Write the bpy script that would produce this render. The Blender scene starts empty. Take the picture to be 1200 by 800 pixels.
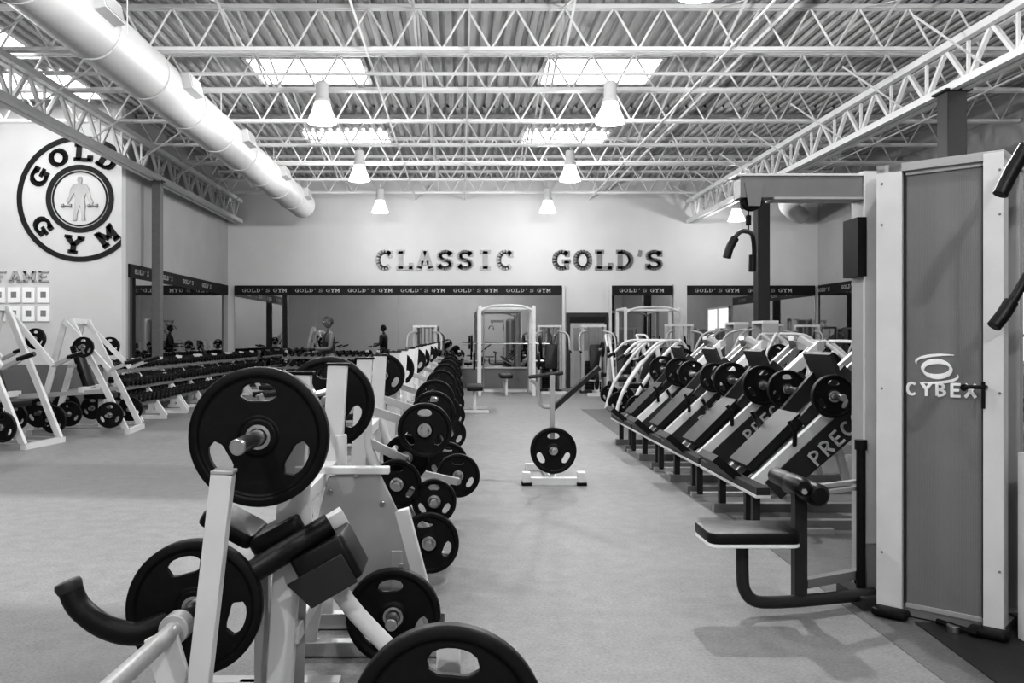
import bpy, bmesh, math, random
from mathutils import Vector, Matrix, Euler
random.seed(4)
V = Vector
scene = bpy.context.scene
try:
    scene.view_settings.view_transform = 'Standard'
    scene.view_settings.look = 'Medium High Contrast'
except Exception:
    pass

# ------------------------------------------------------------------ materials
def mat(name, col, rough=0.5, metal=0.0, spec=0.5, noise=0.0, nscale=20.0, bump=0.0, bscale=200.0, alpha=1.0, emit=0.0):
    m = bpy.data.materials.new(name); m.use_nodes = True
    nt = m.node_tree; b = nt.nodes['Principled BSDF']
    b.inputs['Base Color'].default_value = (col, col, col, 1)
    b.inputs['Roughness'].default_value = rough
    b.inputs['Metallic'].default_value = metal
    b.inputs['Specular IOR Level'].default_value = spec
    b.inputs['Alpha'].default_value = alpha
    if emit:
        b.inputs['Emission Color'].default_value = (1, 1, 1, 1)
        b.inputs['Emission Strength'].default_value = emit
    tc = nt.nodes.new('ShaderNodeTexCoord')
    if noise:
        n = nt.nodes.new('ShaderNodeTexNoise'); n.inputs['Scale'].default_value = nscale
        n.inputs['Detail'].default_value = 6
        nt.links.new(tc.outputs['Object'], n.inputs['Vector'])
        r = nt.nodes.new('ShaderNodeMapRange')
        r.inputs['From Min'].default_value = 0.3; r.inputs['From Max'].default_value = 0.7
        r.inputs['To Min'].default_value = col * (1 - noise); r.inputs['To Max'].default_value = col * (1 + noise)
        nt.links.new(n.outputs['Fac'], r.inputs['Value'])
        nt.links.new(r.outputs['Result'], b.inputs['Base Color'])
    if bump:
        n2 = nt.nodes.new('ShaderNodeTexNoise'); n2.inputs['Scale'].default_value = bscale
        nt.links.new(tc.outputs['Object'], n2.inputs['Vector'])
        bp = nt.nodes.new('ShaderNodeBump'); bp.inputs['Strength'].default_value = bump; bp.inputs['Distance'].default_value = 0.01
        nt.links.new(n2.outputs['Fac'], bp.inputs['Height']); nt.links.new(bp.outputs['Normal'], b.inputs['Normal'])
    return m

WHITE = mat('white_powder_coat', 0.62, 0.4, noise=0.04, nscale=6)
SILVER = mat('silver_powder_coat', 0.40, 0.38, 0.2, noise=0.05, nscale=8)
MIDG = mat('mid_grey_coat', 0.20, 0.4, 0.2, noise=0.06, nscale=8)
DARKG = mat('dark_grey_coat', 0.028, 0.45, spec=.3, noise=0.1, nscale=8)
BLACK = mat('black_rubber', 0.005, 0.5, spec=0.2, noise=0.3, nscale=30)
PAD = mat('black_vinyl', 0.006, 0.4, spec=0.3, bump=0.1, bscale=300)
CHROME = mat('brushed_chrome', 0.5, 0.28, 1.0, noise=0.08, nscale=60)
LETTER = mat('letter_dark', 0.012, 0.6, spec=.2, noise=0.1, nscale=10)
LETTERG = mat('letter_grey', 0.22, 0.6, spec=.2, noise=0.1, nscale=10)
LETTERP = mat('letter_pale', 0.36, 0.6, spec=.2, noise=0.1, nscale=10)
LABEL = mat('label_white', 0.85, 0.5, noise=0.02)
LABELG = mat('label_grey', 0.5, 0.5, noise=0.02)
WALL = mat('wall_paint_light', 0.54, 0.8, noise=0.03, nscale=1.5, bump=0.05)
WALLG = mat('wall_paint_grey_and_shade', 0.34, 0.8, noise=0.04, nscale=1.5, bump=0.05)  # grey paint; on the left wall the grey stands in for shade
WALLD = mat('wainscot_grey', 0.13, 0.7, noise=0.05, nscale=2)
DECK = mat('roof_deck_paint', 0.42, 0.6, noise=0.08, nscale=1.2)
STEEL = mat('roof_steel_paint', 0.68, 0.5, noise=0.04, nscale=3)
DUCT = mat('duct_paint', 0.50, 0.45, noise=0.05, nscale=2)
MIRROR = mat('mirror_glass', 0.50, 0.015, 1.0, noise=0.02, nscale=0.6)
SKIN = mat('skin', 0.085, 0.55, noise=0.06)
CLOTH = mat('dark_cloth', 0.015, 0.9, noise=0.2)
HAIR = mat('hair', 0.012, 0.7, noise=0.2)
SKYL = mat('skylight_diffuser', 0.9, 0.5, emit=4.0)
GLAZ = mat('frosted_glazing', 0.8, 0.5, emit=1.3)
BELL = mat('lamp_bell_acrylic', 0.85, 0.3, emit=1.0)
LENS = mat('lamp_lens', 0.9, 0.3, emit=8.0)
COLD = mat('column_dark', 0.018, 0.5, noise=0.1)
COLM = mat('column_grey', 0.11, 0.5, noise=0.1)

def screen_mat():
    m = bpy.data.materials.new('perforated_screen'); m.use_nodes = True
    nt = m.node_tree; b = nt.nodes['Principled BSDF']
    b.inputs['Base Color'].default_value = (.24, .24, .24, 1); b.inputs['Roughness'].default_value = .5
    tc = nt.nodes.new('ShaderNodeTexCoord')
    vo = nt.nodes.new('ShaderNodeTexVoronoi'); vo.inputs['Scale'].default_value = 260; vo.inputs['Randomness'].default_value = 0
    nt.links.new(tc.outputs['Object'], vo.inputs['Vector'])
    mr = nt.nodes.new('ShaderNodeMapRange'); mr.inputs['From Min'].default_value = .2; mr.inputs['From Max'].default_value = .45
    mr.inputs['To Min'].default_value = .35; mr.inputs['To Max'].default_value = .72
    nt.links.new(vo.outputs['Distance'], mr.inputs['Value'])
    nt.links.new(mr.outputs['Result'], b.inputs['Alpha'])
    return m
SCREEN = screen_mat()

def floor_mat(name, c, var, band=False):
    m = bpy.data.materials.new(name); m.use_nodes = True
    nt = m.node_tree; b = nt.nodes['Principled BSDF']; L = nt.links.new
    b.inputs['Roughness'].default_value = .55; b.inputs['Specular IOR Level'].default_value = .3
    geo = nt.nodes.new('ShaderNodeNewGeometry')
    def noise(sc, det=4):
        n = nt.nodes.new('ShaderNodeTexNoise'); n.inputs['Scale'].default_value = sc; n.inputs['Detail'].default_value = det
        L(geo.outputs['Position'], n.inputs['Vector']); return n.outputs['Fac']
    def mth(op, a, bb, cc=None):
        q = nt.nodes.new('ShaderNodeMath'); q.operation = op
        for i, x in enumerate((a, bb, cc)):
            if x is None: continue
            if isinstance(x, (int, float)): q.inputs[i].default_value = x
            else: L(x, q.inputs[i])
        return q.outputs[0]
    def ss(v, a, bb):
        r = nt.nodes.new('ShaderNodeMapRange'); r.interpolation_type = 'SMOOTHSTEP'
        r.inputs['From Min'].default_value = a; r.inputs['From Max'].default_value = bb; L(v, r.inputs['Value']); return r.outputs['Result']
    fine = noise(70, 3); mid = noise(9, 5); big = noise(.5, 4)
    f = mth('MULTIPLY_ADD', mth('SUBTRACT', big, .5), var * 2, 1.0)
    f = mth('MULTIPLY_ADD', mth('SUBTRACT', mid, .5), .45, f)
    f = mth('MULTIPLY_ADD', mth('SUBTRACT', fine, .5), .9, f)
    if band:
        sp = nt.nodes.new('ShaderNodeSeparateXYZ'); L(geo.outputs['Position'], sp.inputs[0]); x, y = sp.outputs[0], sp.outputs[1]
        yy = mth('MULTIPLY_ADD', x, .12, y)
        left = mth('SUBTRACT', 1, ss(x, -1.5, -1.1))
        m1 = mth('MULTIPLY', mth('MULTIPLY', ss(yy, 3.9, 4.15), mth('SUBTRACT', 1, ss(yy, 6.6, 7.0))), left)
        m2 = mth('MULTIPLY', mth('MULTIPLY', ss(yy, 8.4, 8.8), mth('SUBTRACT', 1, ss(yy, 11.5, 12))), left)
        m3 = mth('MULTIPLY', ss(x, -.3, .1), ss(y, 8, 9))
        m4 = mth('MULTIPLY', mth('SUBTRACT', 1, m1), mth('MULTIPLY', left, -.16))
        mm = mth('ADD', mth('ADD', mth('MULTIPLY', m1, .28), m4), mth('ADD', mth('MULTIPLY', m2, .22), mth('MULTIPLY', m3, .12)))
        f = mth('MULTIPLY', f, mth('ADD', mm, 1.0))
    col = mth('MULTIPLY', f, c)
    L(col, b.inputs['Base Color'])
    bp = nt.nodes.new('ShaderNodeBump'); bp.inputs['Strength'].default_value = .2; bp.inputs['Distance'].default_value = .005
    L(fine, bp.inputs['Height']); L(bp.outputs['Normal'], b.inputs['Normal'])
    return m
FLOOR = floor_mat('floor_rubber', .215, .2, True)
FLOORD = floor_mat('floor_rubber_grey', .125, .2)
FLOORB = floor_mat('floor_mat_black', .022, .1)

# ------------------------------------------------------------------ mesh builder
def frame(d, up=None):
    d = V(d).normalized()
    u = V(up) if up is not None else V((0, 0, 1))
    if abs(d.dot(u.normalized())) > .98: u = V((0, 1, 0)) if abs(d.y) < .9 else V((1, 0, 0))
    s = d.cross(u).normalized(); t = s.cross(d).normalized()
    return s, t, d

class B:
    def __init__(self):
        self.bm = bmesh.new(); self.mats = []
    def mi(self, m):
        if m not in self.mats: self.mats.append(m)
        return self.mats.index(m)
    def face(self, vs, m, smooth=False):
        try:
            f = self.bm.faces.new(vs)
        except ValueError:
            return
        f.material_index = self.mi(m); f.smooth = smooth
    def vert(self, p): return self.bm.verts.new(p)
    def prism(self, pts, vec, m):
        vec = V(vec)
        a = [self.vert(V(p)) for p in pts]; b = [self.vert(V(p) + vec) for p in pts]
        self.face(a[::-1], m); self.face(b, m)
        n = len(a)
        for i in range(n): self.face([a[i], a[(i + 1) % n], b[(i + 1) % n], b[i]], m)
    def box(self, c, s, m, rot=None):
        c = V(c); R = Euler([math.radians(x) for x in rot]).to_matrix() if rot else Matrix.Identity(3)
        h = V(s) / 2
        pts = [c + R @ V((x * h.x, y * h.y, -h.z)) for x, y in ((-1, -1), (1, -1), (1, 1), (-1, 1))]
        self.prism(pts, R @ V((0, 0, s[2])), m)
    def bx(self, x0, x1, y0, y1, z0, z1, m):
        self.box(((x0 + x1) / 2, (y0 + y1) / 2, (z0 + z1) / 2), (x1 - x0, y1 - y0, z1 - z0), m)
    def rect(self, a, b, w, h, m, up=None):
        a = V(a); b = V(b); s, t, d = frame(b - a, up)
        pts = [a + s * (x * w / 2) + t * (y * h / 2) for x, y in ((-1, -1), (1, -1), (1, 1), (-1, 1))]
        self.prism(pts, b - a, m)
    def lathe(self, o, axis, prof, m, n=24, cap=True):
        o = V(o); s, t, d = frame(axis); rings = []
        for r, z in prof:
            rings.append([self.vert(o + d * z + (s * math.cos(6.28318 * i / n) + t * math.sin(6.28318 * i / n)) * max(r, 1e-4)) for i in range(n)])
        for k in range(len(rings) - 1):
            for i in range(n):
                self.face([rings[k][i], rings[k][(i + 1) % n], rings[k + 1][(i + 1) % n], rings[k + 1][i]], m, True)
        if cap:
            self.face(rings[0][::-1], m); self.face(rings[-1], m)
    def tube(self, a, b, r, m, n=12, r2=None):
        a = V(a); b = V(b); L = (b - a).length
        self.lathe(a, b - a, [(r, 0), (r if r2 is None else r2, L)], m, n)
    def path(self, pts, r, m, n=10, sub=5, rads=None):
        P = [V(p) for p in pts]; out = []; rr = []
        for i in range(len(P) - 1):
            p0 = P[max(i - 1, 0)]; p1 = P[i]; p2 = P[i + 1]; p3 = P[min(i + 2, len(P) - 1)]
            for k in range(sub):
                t = k / sub
                out.append(.5 * ((2 * p1) + (-p0 + p2) * t + (2 * p0 - 5 * p1 + 4 * p2 - p3) * t * t + (-p0 + 3 * p1 - 3 * p2 + p3) * t ** 3))
                rr.append(r if rads is None else rads[i] * (1 - t) + rads[i + 1] * t)
        out.append(P[-1]); rr.append(r if rads is None else rads[-1])
        rings = []; s = None
        for i, p in enumerate(out):
            d = (out[min(i + 1, len(out) - 1)] - out[max(i - 1, 0)]).normalized()
            if s is None: s, t, _ = frame(d)
            else:
                s = (s - d * s.dot(d)).normalized(); t = s.cross(d).normalized()
            rings.append([self.vert(p + (s * math.cos(6.28318 * k / n) + t * math.sin(6.28318 * k / n)) * rr[i]) for k in range(n)])
        for k in range(len(rings) - 1):
            for i in range(n):
                self.face([rings[k][i], rings[k][(i + 1) % n], rings[k + 1][(i + 1) % n], rings[k + 1][i]], m, True)
        self.face(rings[0][::-1], m); self.face(rings[-1], m)
    def pad(self, c, s, m, rot=None, rc=.04, edge=.012):
        c = V(c); R = Euler([math.radians(x) for x in rot]).to_matrix() if rot else Matrix.Identity(3)
        def outline(ins):
            o = []
            hx, hy = s[0] / 2 - ins, s[1] / 2 - ins; r = max(rc - ins, .004)
            for cx, cy, a0 in ((hx - r, hy - r, 0), (-hx + r, hy - r, 90), (-hx + r, -hy + r, 180), (hx - r, -hy + r, 270)):
                for k in range(5):
                    a = math.radians(a0 + 22.5 * k); o.append((cx + r * math.cos(a), cy + r * math.sin(a)))
            return o
        hz = s[2] / 2; e = min(edge, hz * .8); rings = []
        for ins, z in ((e, -hz), (e * .3, -hz + e * .3), (0, -hz + e), (0, hz - e), (e * .3, hz - e * .3), (e, hz)):
            rings.append([self.vert(c + R @ V((x, y, z))) for x, y in outline(ins)])
        n = len(rings[0])
        for k in range(5):
            for i in range(n): self.face([rings[k][i], rings[k][(i + 1) % n], rings[k + 1][(i + 1) % n], rings[k + 1][i]], m, True)
        self.face(rings[0][::-1], m); self.face(rings[-1], m)
    def plate(self, c, axis, R, th=.045, m=None, rot=90, seg=60, slots=True):
        """olympic plate with three grip slots; axis points to the visible face"""
        m = m or BLACK
        c = V(c); s, t, d = frame(axis)
        rh = .026 + 0 * R; nR = 10
        rc = .64 * R; hh = .13 * R; half = 24
        def radii(a):
            best = 999
            if slots:
                for k in range(3):
                    da = (a - (rot + 120 * k) + 180) % 360 - 180
                    if abs(da) < abs(best): best = da
            tt = abs(best) / half
            h = hh * math.sqrt(max(0, 1 - min(tt, 1) ** 3)) if tt < 1 else 0
            h = max(h, .012 * R)
            return [rh, rh + .014, .2 * R + .012, .24 * R + .012, rc - h, rc + h, .84 * R, .88 * R, .975 * R, R], tt < .999
        zs = [.5, .5, .5, .28, .28, .28, .28, .5, .5, .42]
        front = []; back = []; ins = []
        for i in range(seg):
            a = 360 * i / seg; rd, sl = radii(a)
            dirv = s * math.cos(math.radians(a)) + t * math.sin(math.radians(a))
            front.append([self.vert(c + dirv * rd[k] + d * th * zs[k]) for k in range(nR)])
            back.append([self.vert(c + dirv * rd[k] - d * th * zs[k]) for k in range(nR)])
            am = 360 * (i + .5) / seg
            ins.append(radii(am)[1] and slots)
        for i in range(seg):
            j = (i + 1) % seg
            for k in range(nR - 1):
                mm = CHROME if k == 0 else m
                if k == 4 and ins[i]:
                    self.face([front[i][4], front[j][4], back[j][4], back[i][4]], m)
                    self.face([front[j][5], front[i][5], back[i][5], back[j][5]], m)
                    if not ins[i - 1]: self.face([front[i][4], front[i][5], back[i][5], back[i][4]], m)
                    if not ins[j]: self.face([front[j][5], front[j][4], back[j][4], back[j][5]], m)
                    continue
                self.face([front[i][k], front[i][k + 1], front[j][k + 1], front[j][k]], mm, True)
                self.face([back[i][k + 1], back[i][k], back[j][k], back[j][k + 1]], mm, True)
            self.face([front[i][-1], back[i][-1], back[j][-1], front[j][-1]], m, True)
            self.face([front[j][0], back[j][0], back[i][0], front[i][0]], CHROME, True)
    def stroke_text(self, txt, o, U, Vv, h, adv, m, wd=.2, depth=.02, clip=None):
        """slab-serif stroke lettering; U, Vv unit vectors, h height, adv glyph advance"""
        o = V(o); U = V(U); Vv = V(Vv); N = U.cross(Vv)
        for gi, ch in enumerate(txt):
            if ch not in GL: continue
            for pl in GL[ch]:
                for k in range(len(pl) - 1):
                    p = V(pl[k] + (0,)); q = V(pl[k + 1] + (0,)); dd = (q - p)
                    if dd.length < 1e-5: continue
                    dd.normalize(); nn = V((-dd.y, dd.x, 0))
                    e = dd * (.035 if len(pl) > 3 else 0.0); ww = wd if abs(dd.y) > .6 else wd * .8
                    quad = [p - e + nn * ww / 2, p - e - nn * ww / 2, q + e - nn * ww / 2, q + e + nn * ww / 2]
                    P3 = [o + U * (gi * adv + v.x * adv * .92) + Vv * (v.y * h) for v in quad]
                    self.prism(P3, N * depth, m)
    def done(self, name, loc=(0, 0, 0), bevel=0.0, parent=None):
        bmesh.ops.recalc_face_normals(self.bm, faces=self.bm.faces[:])
        me = bpy.data.meshes.new(name); self.bm.to_mesh(me); self.bm.free()
        for m in self.mats: me.materials.append(m)
        try: me.set_sharp_from_angle(angle=math.radians(40))
        except Exception: pass
        return place(name, me, loc, bevel, parent)

def place(name, me, loc=(0, 0, 0), bevel=0.0, parent=None, rz=0, sc=None):
    ob = bpy.data.objects.new(name, me); scene.collection.objects.link(ob); ob.location = loc
    ob.rotation_euler[2] = math.radians(rz)
    if sc: ob.scale = sc
    if bevel:
        md = ob.modifiers.new('bevel', 'BEVEL'); md.width = bevel; md.segments = 2; md.limit_method = 'ANGLE'; md.angle_limit = math.radians(50)
    if parent: ob.parent = parent
    return ob

def arc(cx, cy, rx, ry, a0, a1, n=12):
    return [(cx + rx * math.cos(math.radians(a0 + (a1 - a0) * i / n)), cy + ry * math.sin(math.radians(a0 + (a1 - a0) * i / n))) for i in range(n + 1)]
GL = {
 'C': [arc(.5, .5, .36, .42, 45, 315), [(.8, .98), (.8, .62)]],
 'L': [[(.28, .05), (.28, .95)], [(.05, .08), (.92, .08)], [(.05, .92), (.52, .92)], [(.85, .02), (.85, .36)]],
 'A': [[(.18, .08), (.47, .98)], [(.53, .98), (.82, .08)], [(.3, .35), (.7, .35)], [(.0, .07), (.36, .07)], [(.62, .07), (1, .07)]],
 'S': [arc(.5, .71, .3, .21, 20, 270), arc(.5, .29, .32, .21, 90, -160), [(.8, .98), (.8, .68)], [(.17, .02), (.17, .32)]],
 'I': [[(.5, .05), (.5, .95)], [(.2, .08), (.8, .08)], [(.2, .92), (.8, .92)]],
 'G': [arc(.5, .5, .36, .42, 45, 300), [(.8, .98), (.8, .66)], [(.76, .02), (.76, .45)], [(.52, .44), (.98, .44)]],
 'O': [arc(.5, .5, .36, .42, 0, 360, 18)],
 'D': [[(.26, .05), (.26, .95)], arc(.34, .5, .48, .42, -90, 90), [(.05, .08), (.4, .08)], [(.05, .92), (.4, .92)]],
 "'": [[(.35, 1.0), (.28, .68)]],
 'Y': [[(.14, .92), (.5, .48)], [(.86, .92), (.5, .48)], [(.5, .55), (.5, .05)], [(.26, .07), (.74, .07)], [(.0, .93), (.36, .93)], [(.64, .93), (1, .93)]],
 'M': [[(.16, .05), (.16, .95)], [(.84, .05), (.84, .95)], [(.16, .95), (.5, .3)], [(.84, .95), (.5, .3)], [(.0, .07), (.36, .07)], [(.64, .07), (1, .07)], [(0, .93), (.2, .93)], [(.8, .93), (1, .93)]],
 'F': [[(.26, .05), (.26, .95)], [(.05, .92), (.9, .92)], [(.26, .52), (.65, .52)], [(.05, .07), (.5, .07)]],
 'E': [[(.26, .05), (.26, .95)], [(.1, .92), (.9, .92)], [(.26, .5), (.7, .5)], [(.1, .08), (.9, .08)]],
 'B': [[(.22, .05), (.22, .95)], arc(.3, .72, .42, .2, -90, 90, 8), arc(.3, .29, .5, .22, -90, 90, 8)],
 'X': [[(.12, .03), (.88, .97)], [(.88, .03), (.12, .97)]],
 'P': [[(.22, .0), (.22, .98)], arc(.3, .7, .48, .24, -90, 90, 8)],
 'R': [[(.22, .0), (.22, .98)], arc(.3, .7, .48, .24, -90, 90, 8), [(.45, .46), (.85, 0)]],
}
GL['c'] = [arc(.5, .5, .36, .42, 50, 310)]
GL['y'] = [[(.12, .97), (.5, .5)], [(.88, .97), (.5, .5)], [(.5, .55), (.5, 0)]]
GL['e'] = [[(.24, .0), (.24, 1)], [(.2, .92), (.88, .92)], [(.2, .5), (.78, .5)], [(.2, .08), (.88, .08)]]

# ------------------------------------------------------------------ room
XL, XR, YB, YJ, YF, ZD = -6.2, 9.5, 22.7, 15.6, -5.0, 5.6
XLL = -15.0
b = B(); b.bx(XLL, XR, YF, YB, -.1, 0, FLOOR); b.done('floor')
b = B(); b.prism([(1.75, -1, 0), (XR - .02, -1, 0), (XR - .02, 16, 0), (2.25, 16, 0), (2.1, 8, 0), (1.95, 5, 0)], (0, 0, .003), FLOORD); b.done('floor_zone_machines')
b = B(); b.prism([(1.9, 1.0, .003), (5.5, 1.0, .003), (5.5, 4.02, .003), (2.14, 4.02, .003)], (0, 0, .006), FLOORB); b.done('rubber_mat')

b = B(); b.bx(XL, XR, YB, YB + .2, 0, ZD + .1, WALL)
b.bx(XL, 2.7, YB - .03, YB, 0, .52, WALLD); b.bx(4.0, XR, YB - .03, YB, 0, .52, WALLG)
b.done('wall_back')
b = B(); b.bx(XL - .2, XL, YJ + .2, YB + .2, 0, ZD + .1, WALLG); b.done('wall_left')  # shade put into the colour: darker than the other walls because unlit
b = B(); b.bx(XLL, XL, YJ, YJ + .2, 0, ZD + .1, WALL); b.bx(XLL, XL, YJ - .02, YJ, 0, .85, WALLD); b.done('wall_logo')
b = B(); b.bx(XLL - .2, XLL, YF, YJ + .2, 0, ZD + .1, WALL); b.done('wall_far_left')
b = B(); b.bx(XR, XR + .2, YF, YB + .2, 0, ZD + .1, WALLG); b.done('wall_right')
b = B(); b.bx(XLL - .2, XR + .2, YF - .2, YF, 0, ZD + .1, WALL)
b.done('wall_front')
# side window in the right wall
b = B(); b.bx(XR - .02, XR - .005, 12.6, 15.2, .95, 2.4, GLAZ)
for y in (12.6, 13.9, 15.2): b.bx(XR - .06, XR - .005, y - .03, y + .03, .92, 2.43, WHITE)
for z in (.93, 2.42): b.bx(XR - .06, XR - .005, 12.57, 15.23, z - .03, z + .03, WHITE)
b.done('window_1')
def mirror_back(n, x0, x1):
    b = B(); b.bx(x0, x1, YB - .05, YB - .031, .55, 2.46, MIRROR)
    k = max(1, int((x1 - x0) / 1.8))
    for i in range(1, k):
        x = x0 + (x1 - x0) * i / k; b.bx(x - .004, x + .004, YB - .053, YB - .05, .55, 2.46, MIDG)
    b.bx(x0, x1, YB - .06, YB - .03, .52, .56, SILVER)
    b.done('wall_mirror')
    b = B(); b.bx(x0, x1, YB - .07, YB - .031, 2.46, 2.72, LETTER)
    x = x0 + .2
    while x < x1 - 1.2:
        b.stroke_text("GOLD'S", (x, YB - .07, 2.54), (1, 0, 0), (0, 0, 1), .10, .125, LABELG, depth=.004, wd=.17)
        b.stroke_text("GYM", (x + .82, YB - .07, 2.54), (1, 0, 0), (0, 0, 1), .10, .125, LABELG, depth=.004, wd=.17)
        x += 1.4
    b.done('trim_1')
mirror_back(0, -6.0, 2.68); mirror_back(1, 4.0, 5.62); mirror_back(2, 6.0, 9.4)
def mirror_side(x, sgn, y0, y1):
    b = B(); b.bx(min(x, x + .03 * sgn), max(x, x + .03 * sgn), y0, y1, .55, 2.46, MIRROR); b.done('wall_mirror')
    b = B(); b.bx(min(x, x + .04 * sgn), max(x, x + .04 * sgn), y0, y1, 2.46, 2.72, LETTER)
    y = y0 + .2
    while y < y1 - 1.2:
        U = (0, 1, 0) if sgn > 0 else (0, -1, 0)
        yy = y if sgn > 0 else y + 1.2
        b.stroke_text("GOLD'S", (x + .045 * sgn, yy, 2.54), U, (0, 0, 1), .10, .125, LABELG, depth=.004, wd=.17)
        y += 1.4
    b.done('trim_2')
mirror_side(XL, 1, YJ + .3, YB - .1)
mirror_side(XR, -1, 15.6, YB - .1)
# door on the back wall
b = B()
b.bx(2.80, 3.90, YB - .09, YB - .002, 0, 2.0, DARKG); b.bx(2.90, 3.80, YB - .12, YB - .09, .03, 1.72, WALLG)
b.bx(2.88, 3.82, YB - .13, YB - .09, 1.76, 1.9, LETTER); b.bx(2.98, 3.72, YB - .125, YB - .12, 1.0, 1.6, MIDG)
b.tube((3.72, YB - .15, 1.0), (3.72, YB - .15, 1.15), .015, CHROME); b.box((3.72, YB - .13, 1.02), (.02, .05, .02), CHROME); b.box((3.72, YB - .13, 1.13), (.02, .05, .02), CHROME)
b.done('door_1')
b = B(); b.bx(2.69, 2.76, YB - .1, YB, 0, 2.72, WALL); b.bx(3.93, 4.0, YB - .1, YB, 0, 2.72, WALL); b.bx(5.64, 5.98, YB - .14, YB, 0, 2.75, WALL); b.done('trim_3')
# lettering
b = B()
b.stroke_text("CLASSIC", (-2.27, YB - .001, 3.14), (1, 0, 0), (0, 0, 1), .52, .535, LETTERP, depth=.03, wd=.26)  # paler grey than GOLD'S: glare washing out the letters, put into the colour
b.stroke_text("GOLD", (2.42, YB - .001, 3.14), (1, 0, 0), (0, 0, 1), .52, .56, LETTERG, depth=.03, wd=.26)
b.stroke_text("'", (4.62, YB - .001, 3.14), (1, 0, 0), (0, 0, 1), .52, .5, LETTERG, depth=.03)
b.stroke_text("S", (4.88, YB - .001, 3.14), (1, 0, 0), (0, 0, 1), .52, .56, LETTERG, depth=.03, wd=.26)
b.done('wall_lettering')
# logo
def logo():
    b = B(); cx, cz = -6.96, 3.88; y = YJ
    def ring(r0, r1, m, dep, clip=.75):
        n = 120
        for i in range(n):
            a0, a1 = 2 * math.pi * i / n, 2 * math.pi * (i + 1) / n
            pts = [(r0 * math.cos(a0), r0 * math.sin(a0)), (r1 * math.cos(a0), r1 * math.sin(a0)), (r1 * math.cos(a1), r1 * math.sin(a1)), (r0 * math.cos(a1), r0 * math.sin(a1))]
            if max(p[0] for p in pts) > clip:
                if min(p[0] for p in pts) > clip: continue
                pts = [(min(p[0], clip), p[1]) for p in pts]
            b.prism([(cx + p[0], y, cz + p[1]) for p in pts], (0, -dep, 0), m)
    ring(1.06, 1.15, LETTER, .02); ring(.53, .62, LETTER, .02); ring(.48, .505, LETTER, .02)
    for ch, ang in (('G', 152), ('O', 118), ('L', 86), ('D', 54)):
        a = math.radians(ang); R = V((math.cos(a), 0, math.sin(a))); U = V((math.sin(a), 0, -math.cos(a)))
        o = V((cx, y, cz)) + R * .69 - U * .18
        b.stroke_text(ch, o, U, R, .31, .40, LETTER, depth=.02, wd=.26)
    for ch, ang in (('G', 216), ('Y', 262), ('M', 306)):
        a = math.radians(ang); R = V((math.cos(a), 0, math.sin(a))); U = V((-math.sin(a), 0, math.cos(a)))
        o = V((cx, y, cz)) + R * 1.0 - U * .18
        b.stroke_text(ch, o, U, -R, .31, .40, LETTER, depth=.02, wd=.26)
    fig = [(-.03, .40), (.03, .40), (.045, .34), (.03, .28), (.12, .26), (.17, .18), (.2, .02), (.25, -.06), (.22, -.12), (.15, -.02), (.11, .1), (.08, 0), (.1, -.12), (.09, -.28), (.1, -.4), (.03, -.4), (.03, -.28), (0, -.12), (-.05, -.28), (-.06, -.4), (-.13, -.4), (-.11, -.28), (-.1, -.12), (-.08, 0), (-.11, .1), (-.16, .0), (-.22, -.1), (-.25, -.05), (-.2, .04), (-.17, .18), (-.12, .26), (-.03, .28), (-.045, .34)]
    b.prism([(cx + x, y, cz + z) for x, z in fig], (0, -.02, 0), MIDG)
    for sx in (-1, 1):
        b.tube((cx + sx * .24 - .07, y - .02, cz - .13), (cx + sx * .24 + .07, y - .02, cz - .13), .012, MIDG, 8)
        for e in (-.07, .07): b.lathe((cx + sx * .24 + e - .02, y - .015, cz - .13), (1, 0, 0), [(.035, 0), (.035, .04)], MIDG, 12)
    b.done('wall_logo_sign')
logo()
b = B(); b.stroke_text("FAME", (-8.52, YJ, 2.36), (1, 0, 0), (0, 0, 1), .2, .26, LETTERP, depth=.03); b.done('wall_lettering')
for i in range(5):
    for j in range(2):
        x = -8.7 + .27 * i; z = 2.12 - .34 * j
        b = B(); b.bx(x - .11, x + .11, YJ - .03, YJ, z - .14, z + .14, LABEL); b.bx(x - .05, x + .05, YJ - .032, YJ - .03, z - .05, z + .06, LETTERG); b.done('picture_frame')

# ceiling deck : corrugated
def deck(x0, x1, y0, y1, name):
    b = B(); p = .17; x = x0; prof = []
    while x < x1:
        prof += [(x, ZD), (x + .06, ZD), (x + .085, ZD + .05), (x + .145, ZD + .05)]; x += p
    prof.append((x1, ZD))
    A = [b.vert((q[0], y0, q[1])) for q in prof]; C = [b.vert((q[0], y1, q[1])) for q in prof]
    for i in range(len(prof) - 1): b.face([A[i], A[i + 1], C[i + 1], C[i]], DECK)
    b.bx(x0, x1, y0, y1, ZD + .06, ZD + .1, DECK)
    b.done(name)
deck(XLL, XR, YF, YJ + .2, 'ceiling'); deck(XL, XR, YJ + .2, YB, 'ceiling.001')

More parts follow.
